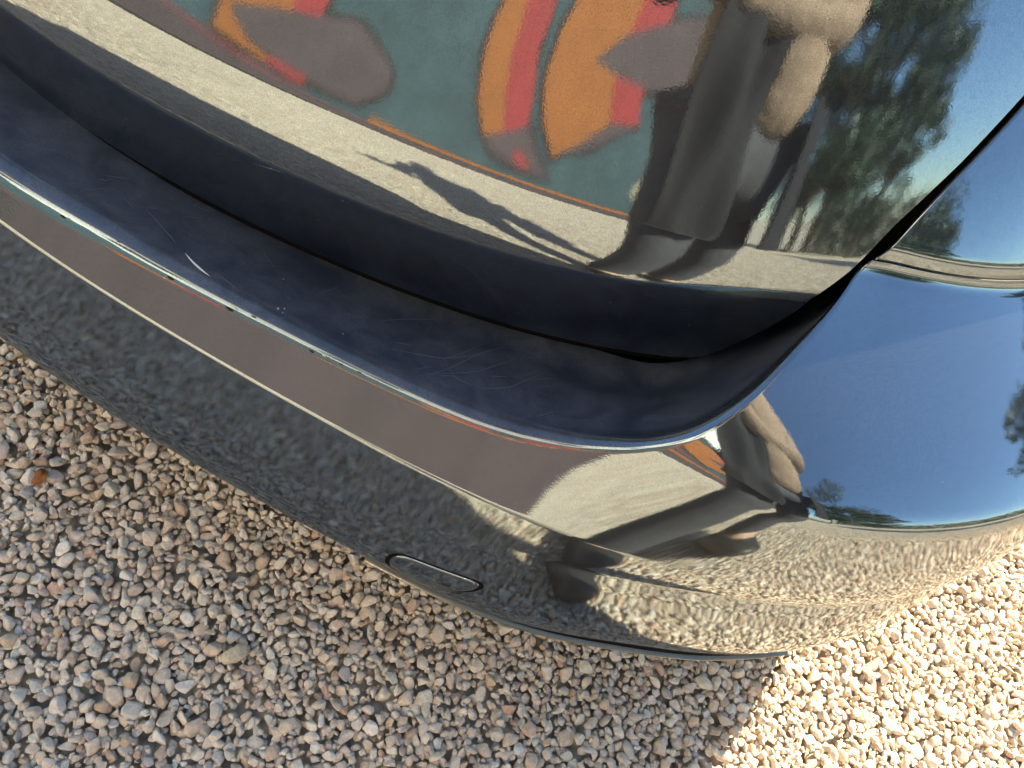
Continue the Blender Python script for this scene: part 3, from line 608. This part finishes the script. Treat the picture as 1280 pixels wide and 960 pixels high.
for wx in (-7.2, -4.4, -1.6, 1.2):
    fr_ = box('fill_house_window', (wx, HY+.001, 3.9), (wx+1.1, HY+.05, 5.2), WHITE, fill_house)
    for k in (0, 1): box('fill_house_pane', (wx+.07+k*.5, HY+.051, 3.98), (wx+.53+k*.5, HY+.058, 5.12), FILL_PANE, fr_)

# ------------------------------------------------------------------ the photographer and the phone
R_, U_, F_ = Vector(rt), Vector(up), Vector(fwd); C_ = Vector(CAM)
SKIN = plain('skin', (.46, .27, .19), .55, noise=.06, nscale=40)
TAN = plain('tan_shirt_cloth', (.33, .215, .15), .9, noise=.15, nscale=25, bump=1.0, bscale=22)
NAVY = plain('dark_jacket_cloth', (.013, .012, .015), .9, noise=.15, nscale=60, bump=.3, bscale=30)
GREY = plain('grey_trouser_cloth', (.060, .058, .066), .85, noise=.12, nscale=50, bump=.5, bscale=18)
HAIR = plain('brown_hair', (.05, .03, .02), .7, bump=.6, bscale=120)
SHOE = plain('dark_shoe_leather', (.03, .028, .027), .5)
def skin_mesh(name, verts, edges, radii, mat, parent, root=0, sub=2):
    me = bpy.data.meshes.new(name); me.from_pydata([tuple(v) for v in verts], edges, []); me.materials.append(mat)
    o = bpy.data.objects.new(name, me); link(o)
    o.modifiers.new('skin', 'SKIN')
    if not me.skin_vertices: me.skin_vertices.new() if hasattr(me.skin_vertices, 'new') else None
    for i, r in enumerate(radii):
        sv_ = me.skin_vertices[0].data[i]; sv_.radius = (r, r) if not isinstance(r, tuple) else r; sv_.use_root = (i == root)
    o.modifiers['skin'].use_smooth_shade = True
    m_ = o.modifiers.new('sub', 'SUBSURF'); m_.levels = sub; m_.render_levels = sub
    dg = bpy.context.evaluated_depsgraph_get(); dg.update(); ev = o.evaluated_get(dg)
    nm = bpy.data.meshes.new_from_object(ev); nm.materials.clear(); nm.materials.append(mat); nm.polygons.foreach_set('use_smooth', [True]*len(nm.polygons))
    bpy.data.objects.remove(o); bpy.data.meshes.remove(me); nm.name = name
    o = bpy.data.objects.new(name, nm); link(o)
    if parent is not None:
        o.parent = parent; o.location = -parent.location
    return o
person = empty('person', (.49, -.19, 0), 'person in dark jacket, tan shirt and grey trousers photographing the car', 'person')
HL = C_+R_*.125-F_*.022                                   # left hand at the end of the phone
J = dict(pel=(.70, -.36, .95), wai=(.69, -.34, 1.08), che=(.67, -.29, 1.28), nek=(.645, -.24, 1.45), nk2=(.635, -.215, 1.50), hd0=(.625, -.19, 1.575), hd1=(.615, -.17, 1.66), hd2=(.612, -.168, 1.71),
         ls=(.485, -.26, 1.39), le=(.30, -.17, 1.17), lw=tuple(HL+Vector((.05, -.035, -.012))), lh=tuple(HL),
         rs=(.85, -.30, 1.38), re=(.915, -.15, 1.10), rw=(.775, -.02, .95), rh=(.715, .01, .905),
         lhip=(.605, -.36, .90), lk=(.575, -.27, .50), la=(.565, -.33, .095), lt=(.545, -.14, .045), lhe=(.567, -.37, .05),
         rhip=(.795, -.37, .90), rk=(.835, -.33, .50), ra=(.845, -.42, .095), rtoe=(.865, -.22, .045), rhe=(.843, -.46, .05))
for k_ in J:
    if k_ not in ('lw', 'lh'): J[k_] = (J[k_][0]-.20, J[k_][1]+.14, J[k_][2])
J['ls'] = (.285, -.12, 1.39); J['le'] = (.22, -.19, 1.13)
HR = C_+R_*.055-U_*.075-F_*.024                           # right hand under the phone
J['re'] = (.60, -.05, 1.13); J['rw'] = tuple(HR+Vector((.075, -.02, -.03))); J['rh'] = tuple(HR)
key = list(J); ix = {k: i for i, k in enumerate(key)}
rad_ = dict(pel=(.15, .11), wai=(.14, .10), che=(.165, .115), nek=.06, nk2=.055, hd0=(.072, .085), hd1=(.078, .095), hd2=(.05, .06), ls=.062, le=.042, lw=.028, lh=(.036, .018), rs=.062, re=.042, rw=.028, rh=(.038, .02),
           lhip=.095, lk=.06, la=.04, lt=.03, lhe=.035, rhip=.095, rk=.06, ra=.04, rtoe=.03, rhe=.035)
ed = [('pel', 'wai'), ('wai', 'che'), ('che', 'nek'), ('nek', 'nk2'), ('nk2', 'hd0'), ('hd0', 'hd1'), ('hd1', 'hd2'), ('che', 'ls'), ('ls', 'le'), ('le', 'lw'), ('lw', 'lh'), ('che', 'rs'), ('rs', 're'), ('re', 'rw'), ('rw', 'rh'),
      ('pel', 'lhip'), ('lhip', 'lk'), ('lk', 'la'), ('la', 'lt'), ('la', 'lhe'), ('pel', 'rhip'), ('rhip', 'rk'), ('rk', 'ra'), ('ra', 'rtoe'), ('ra', 'rhe')]
# fingers: chains rooted in the palms
V_ = [J[k] for k in key]; E_ = [(ix[a], ix[b]) for a, b in ed]; R__ = [rad_[k] for k in key]
def finger(root, pts, r):
    p = root
    for q in pts:
        V_.append(tuple(q)); R__.append(r); E_.append((p, len(V_)-1)); p = len(V_)-1; r *= .88
for k, u in enumerate((-.032, -.011, .011, .030)):          # left fingers close round the phone's end
    ln_ = (.9, 1.0, .97, .8)[k]; a0 = HL+U_*u
    finger(ix['lh'], [a0-R_*.012+F_*.000, a0-R_*.018*ln_+F_*.020, a0-R_*.040*ln_+F_*.016], .009)
finger(ix['lh'], [HL+U_*.045-F_*.012, HL+U_*.05-R_*.03-F_*.008], .010)
RH = Vector(J['rh']); dv = (RH-Vector(J['rw'])).normalized(); sx_ = dv.cross(Vector((0, 0, 1))).normalized(); dn = sx_.cross(dv)
for k, u in enumerate((-.030, -.010, .011, .030)):
    ln_ = (.82, 1.0, .96, .78)[k]; a0 = RH+sx_*u+dv*.03
    finger(ix['rh'], [a0, a0+dv*.035*ln_-Vector((0, 0, .012)), a0+dv*.05*ln_-Vector((0, 0, .035))], .009)
finger(ix['rh'], [RH-sx_*.035+dv*.002, RH-sx_*.052+dv*.03-Vector((0, 0, .01))], .010)
SHX = .07
body = skin_mesh('body', [(v[0]+SHX*(1 if v[0] > .30 or v[2] < .8 else 0), v[1]+.06*(1 if v[0] > .30 or v[2] < .8 else 0), v[2]) for v in V_], E_, R__, SKIN, person)
for k_ in J:
    if k_ not in ('lw', 'lh', 'le', 'ls', 'rw', 'rh'): J[k_] = (J[k_][0]+SHX, J[k_][1]+.06, J[k_][2])
# face and hair
def blob(name, loc, scl, mat, rotm=None, sub=3, noise=0):
    bm = bmesh.new(); bmesh.ops.create_icosphere(bm, subdivisions=sub, radius=1)
    for v in bm.verts:
        c = Vector((v.co.x*scl[0], v.co.y*scl[1], v.co.z*scl[2]))*(1+noise*(random.random()-.5)); v.co = Vector(loc)+c
    return bm_obj(name, bm, mat, body)
hc = Vector((.485, .025, 1.625))
blob('nose', hc+Vector((-.005, .105, -.012)), (.013, .018, .024), SKIN); blob('mouth', hc+Vector((-.004, .092, -.058)), (.025, .008, .007), plain('lips', (.36, .15, .13), .5))
for sx in (-1, 1):
    blob('eye', hc+Vector((sx*.031-.004, .088, .012)), (.013, .008, .009), plain('eye', (.25, .22, .2), .2)); blob('ear', hc+Vector((sx*.080, .005, -.005)), (.010, .022, .032), SKIN)
blob('hair', hc+Vector((.002, -.014, .045)), (.090, .108, .075), HAIR, noise=.08)
def sub_skel(name, keys, edges, rr, mat, extra=()):
    vs = [J[k] for k in keys]; es = [(keys.index(a), keys.index(b)) for a, b in edges]
    return skin_mesh(name, vs, es, rr, mat, person)
J['lknee2'] = (.44, -0.075, .44); J['rknee2'] = (.708, -0.145, .44); J['lcuff'] = (.436, -0.125, .075); J['rcuff'] = (.715, -0.215, .075); J['lth'] = (.458, -0.115, .68); J['rth'] = (.685, -0.150, .68)
sub_skel('trousers', ['pel', 'lhip', 'lth', 'lk', 'lknee2', 'lcuff', 'rhip', 'rth', 'rk', 'rknee2', 'rcuff'],
         [('pel', 'lhip'), ('lhip', 'lth'), ('lth', 'lk'), ('lk', 'lknee2'), ('lknee2', 'lcuff'), ('pel', 'rhip'), ('rhip', 'rth'), ('rth', 'rk'), ('rk', 'rknee2'), ('rknee2', 'rcuff')],
         [(.165, .125), .118, .102, .083, .075, .072, .118, .102, .083, .075, .072], GREY)
J['hem'] = (.585, -0.155, .89); J['lsl'] = (.275, -.155, 1.28); J['rsl'] = tuple((Vector(J['rs'])+Vector(J['re']))/2)
J['rcf'] = tuple(Vector(J['re'])*.3+Vector(J['rw'])*.7)
sub_skel('shirt', ['hem', 'wai', 'che', 'nek', 'ls', 'rs', 're', 'rsl', 'rcf'], [('hem', 'wai'), ('wai', 'che'), ('che', 'nek'), ('che', 'ls'), ('che', 'rs'), ('rs', 'rsl')][:5]+[('rs', 'rsl'), ('rsl', 're'), ('re', 'rcf')],
         [(.215, .145), (.195, .135), (.19, .135), .072, .078, .080, .056, .070, .044], TAN)
# jacket: left sleeve with its front panel hanging open, and the right tail
J['lcf'] = tuple(Vector(J['le'])*.25+Vector(J['lw'])*.75)
sub_skel('jacket_sleeve', ['ls', 'lsl', 'le', 'lcf'], [('ls', 'lsl'), ('lsl', 'le'), ('le', 'lcf')], [.090, .080, .064, .046], NAVY)
def drape(name, cols, mat, thick=.012):
    """hanging cloth panel: columns of points from top to bottom"""
    n_, m_ = len(cols), len(cols[0]); V = [Vector(p) for c in cols for p in c]
    V += [p+Vector((.002, -thick, 0)) for p in V]; o_ = n_*m_; F = []
    for i in range(n_-1):
        for j in range(m_-1):
            a = i*m_+j; F.append((a, a+1, a+m_+1, a+m_)); F.append((o_+a, o_+a+m_, o_+a+m_+1, o_+a+1))
    for i in range(n_-1):
        for j in (0, m_-1):
            a = i*m_+j; F.append((a, a+m_, o_+a+m_, o_+a))
    for j in range(m_-1):
        for i in (0, n_-1):
            a = i*m_+j; F.append((a, o_+a, o_+a+1, a+1))
    o = mesh(name, V, F, mat, person); s_ = o.modifiers.new('sub', 'SUBSURF'); s_.levels = 2; s_.render_levels = 2; return o
drape('jacket_front', [[(.305+.026*i+.010*math.sin(j*1.1+i*.8), .015-.006*abs(i-4)-.0085*(9-j)*.6+.022*math.sin(i*1.6+j*.5)+.014*math.sin(i*.8-j*1.4)+.05*(j/9), 1.37-.075*j-.005*i) for j in range(10)] for i in range(9)], NAVY)
drape('jacket_front', [[(.655+.026*i, .04-.013*i+.015*math.sin(i*1.4+j*.6)+.02*(j/6), 1.02-.060*j) for j in range(7)] for i in range(9)], NAVY)
for tx, hx in (('lt', 'lhe'), ('rtoe', 'rhe')):
    a, b = Vector(J[tx]), Vector(J[hx]); d_ = (a-b).normalized()
    skin_mesh('shoe', [b+Vector((0, 0, .0)), (a+b)/2+Vector((0, 0, .008)), a+d_*.05-Vector((0, 0, .004))], [(0, 1), (1, 2)], [(.055, .055), (.058, .055), (.052, .045)], SHOE, person)
phone = empty('phone', tuple(C_-F_*.014), 'black phone held out in both hands of the person', 'phone')
def slab(name, c, hu, hv, hw, mat, parent, bev=.003):
    bm = bmesh.new(); bmesh.ops.create_cube(bm, size=2)
    for v in bm.verts: v.co = Vector(c)+R_*v.co.x*hu+U_*v.co.y*hv+F_*v.co.z*hw
    bmesh.ops.bevel(bm, geom=bm.edges, offset=bev, segments=3, affect='EDGES'); return bm_obj(name, bm, mat, parent, False)
pc = C_+R_*.052-U_*.018-F_*.0165
slab('case', pc, .080, .038, .0042, BLACK, phone); slab('screen', pc-F_*.0045, .076, .035, .0004, GLASSD, phone, .0002)
bm = bmesh.new(); bmesh.ops.create_cone(bm, segments=24, radius1=.007, radius2=.007, depth=.0015, cap_ends=True, matrix=Matrix.Translation(C_-F_*.0115) @ M.to_3x3().to_4x4()); bm_obj('lens', bm, GLASSD, phone)

# ------------------------------------------------------------------ trees and hedge round the yard
BARK = plain('bark', (.09, .065, .045), .9, noise=.3, nscale=20, bump=.6, bscale=30)
def leafmat(name, c):
    m, t, b = newmat(name); at = N(t, 'ShaderNodeAttribute'); at.attribute_name = 'leaf_tint'
    mr = N(t, 'ShaderNodeMapRange'); mr.inputs[3].default_value = .55; mr.inputs[4].default_value = 1.5; t.links.new(at.outputs['Fac'], mr.inputs[0])
    s_ = N(t, 'ShaderNodeVectorMath', operation='SCALE'); s_.inputs[0].default_value = c; t.links.new(mr.outputs[0], s_.inputs['Scale'])
    t.links.new(s_.outputs[0], b.inputs['Base Color']); b.inputs['Roughness'].default_value = .6; return m
def leaves(name, pts, size, mat, parent, seed):
    r = np.random.default_rng(seed); n_ = len(pts); u = r.normal(size=(n_, 3)); u /= np.linalg.norm(u, axis=1)[:, None]; v = np.cross(u, r.normal(size=(n_, 3))); v /= np.linalg.norm(v, axis=1)[:, None]
    sz = size*r.uniform(.6, 1.3, n_)[:, None]
    V = np.stack([pts-u*sz, pts+v*sz*.45, pts+u*sz, pts-v*sz*.45], 1).reshape(-1, 3); F = np.arange(4*n_).reshape(-1, 4)
    o = mesh(name, V, F, mat, parent, False); a = o.data.attributes.new('leaf_tint', 'FLOAT', 'FACE'); a.data.foreach_set('value', r.random(n_).astype(np.float32)); return o
def tree(x, y, h, cr, label, col, seed, n=5000, low=.35):
    t = empty('tree', (x, y, 0), label, 'tree', 'trees round the gravel yard'); r = np.random.default_rng(seed)
    vs = [(x, y, -.05)]; es = []; rr = [.09*h/4]; k = 6
    for i in range(1, k+1):
        vs.append((x+.06*r.normal(), y+.06*r.normal(), h*.75*i/k)); es.append((i-1, i)); rr.append(.09*h/4*(1-i/(k+1.5)))
    cl = []
    for i in range(26):
        an = r.uniform(0, 6.28); q = r.uniform(.25, 1)**.6*cr*.8; zc = h*r.uniform(low+.05, .95); q *= math.sqrt(max(.1, 1-((zc/h-.62)/.45)**2)); cl.append((x+q*math.cos(an), y+q*math.sin(an), zc, cr*r.uniform(.22, .42)))
    for i in range(0, 12):
        c = cl[i]; b = 1+min(k-1, int(c[2]/h*k*.8)); vs.append(((vs[b][0]+c[0])/2, (vs[b][1]+c[1])/2, (vs[b][2]+c[2])/2+.05)); es.append((b, len(vs)-1)); rr.append(.03*h/4); vs.append(c[:3]); es.append((len(vs)-2, len(vs)-1)); rr.append(.012*h/4)
    skin_mesh('trunk', vs, es, rr, BARK, t, sub=1)
    pt = []
    for i in range(n):
        c = cl[r.integers(len(cl))]; d_ = r.normal(size=3); d_ /= np.linalg.norm(d_); pt.append(np.array(c[:3])+d_*c[3]*r.uniform(.5, 1.05)*np.array((1, 1, .8)))
    leaves('crown', np.array(pt), .07, leafmat('leaf_%d' % seed, col), t, seed)
tree(5.6, -3.2, 4.2, 1.35, 'broad green tree beside the end of the painted wall', (.035, .065, .035), 1, 9000, .08)
tree(7.4, -2.6, 3.2, 1.0, 'smaller dark tree standing behind the broad green tree', (.04, .065, .035), 2, 4000, .12)
tree(8.6, -4.6, 6.5, 2.7, 'tallest dark tree, farthest back at the corner of the yard', (.03, .055, .035), 4, 11000, .05)
tree(5.2, 2.1, 3.4, 1.1, 'dark tree beside the right-hand side of the car', (.035, .06, .03), 3, 5000, .12)
hd = empty('hedge', (9.5, 1, 0), 'low clipped hedge along the far right edge of the yard', 'hedge'); r = np.random.default_rng(9)
pt = np.stack([9.5+r.uniform(-.4, .4, 9000), r.uniform(-5, 7, 9000), r.uniform(.02, 1.0, 9000)+.06*r.normal(size=9000)], 1)
leaves('foliage', pt, .07, leafmat('leaf_h', (.04, .07, .03)), hd, 9)
bm = bmesh.new(); bmesh.ops.create_cone(bm, segments=7, radius1=.03, radius2=.015, depth=.8); sm_ = bpy.data.meshes.new('stem'); bm.to_mesh(sm_); bm.free(); sm_.materials.append(BARK)
for y0 in np.arange(-4.8, 7, .6):
    o = bpy.data.objects.new('stem', sm_); link(o, hd); o.location = (0, y0-1, .38)

# ------------------------------------------------------------------ small things lying on the gravel
bm = bmesh.new(); g_ = np.random.default_rng(4); k = 11; lc = Vector((-.473, .221, .010)); LS = .62
ring = [bm.verts.new(lc+Vector(((.016+.006*g_.random())*math.cos(a)*.62*LS, (.016+.006*g_.random())*math.sin(a)*1.1*LS, .004*math.sin(3*a)+.004))) for a in np.linspace(0, 6.283, k, endpoint=False)]
cv = bm.verts.new(lc+Vector((0, 0, .0015)))
for i in range(k): bm.faces.new((ring[i], ring[(i+1) % k], cv))
ext_ = bmesh.ops.extrude_face_region(bm, geom=list(bm.faces)); bmesh.ops.translate(bm, vec=(0, 0, -.0012), verts=[v for v in ext_['geom'] if isinstance(v, bmesh.types.BMVert)])
lf = bm_obj('dead_leaf', bm, plain('rust_leaf', (.30, .10, .025), .7, noise=.35, nscale=200), None); tag(lf, 'small rust-orange scrap of dead leaf on the gravel left of the bumper', 'leaf')
for (px_, py_, s_, sq, col, lab, sd_) in ((-.118, .143, .021, .5, (.50, .41, .29), 'large flat cream stone lying on top of the gravel', 21), (-.131, .162, .0125, .8, (.34, .34, .32), 'round blue-grey pebble beside the large flat cream stone', 22)):
    me2 = stone_mesh(sd_).copy(); me2.materials.clear(); me2.materials.append(plain('stone_%d' % sd_, col, .85, noise=.2, nscale=150, bump=.3, bscale=200))
    o = bpy.data.objects.new('stone', me2); link(o); o.scale = (s_, s_, s_*sq*1.6); o.location = (px_, py_, .011); o.rotation_euler = (.15, -.1, .7); tag(o, lab, 'stone')
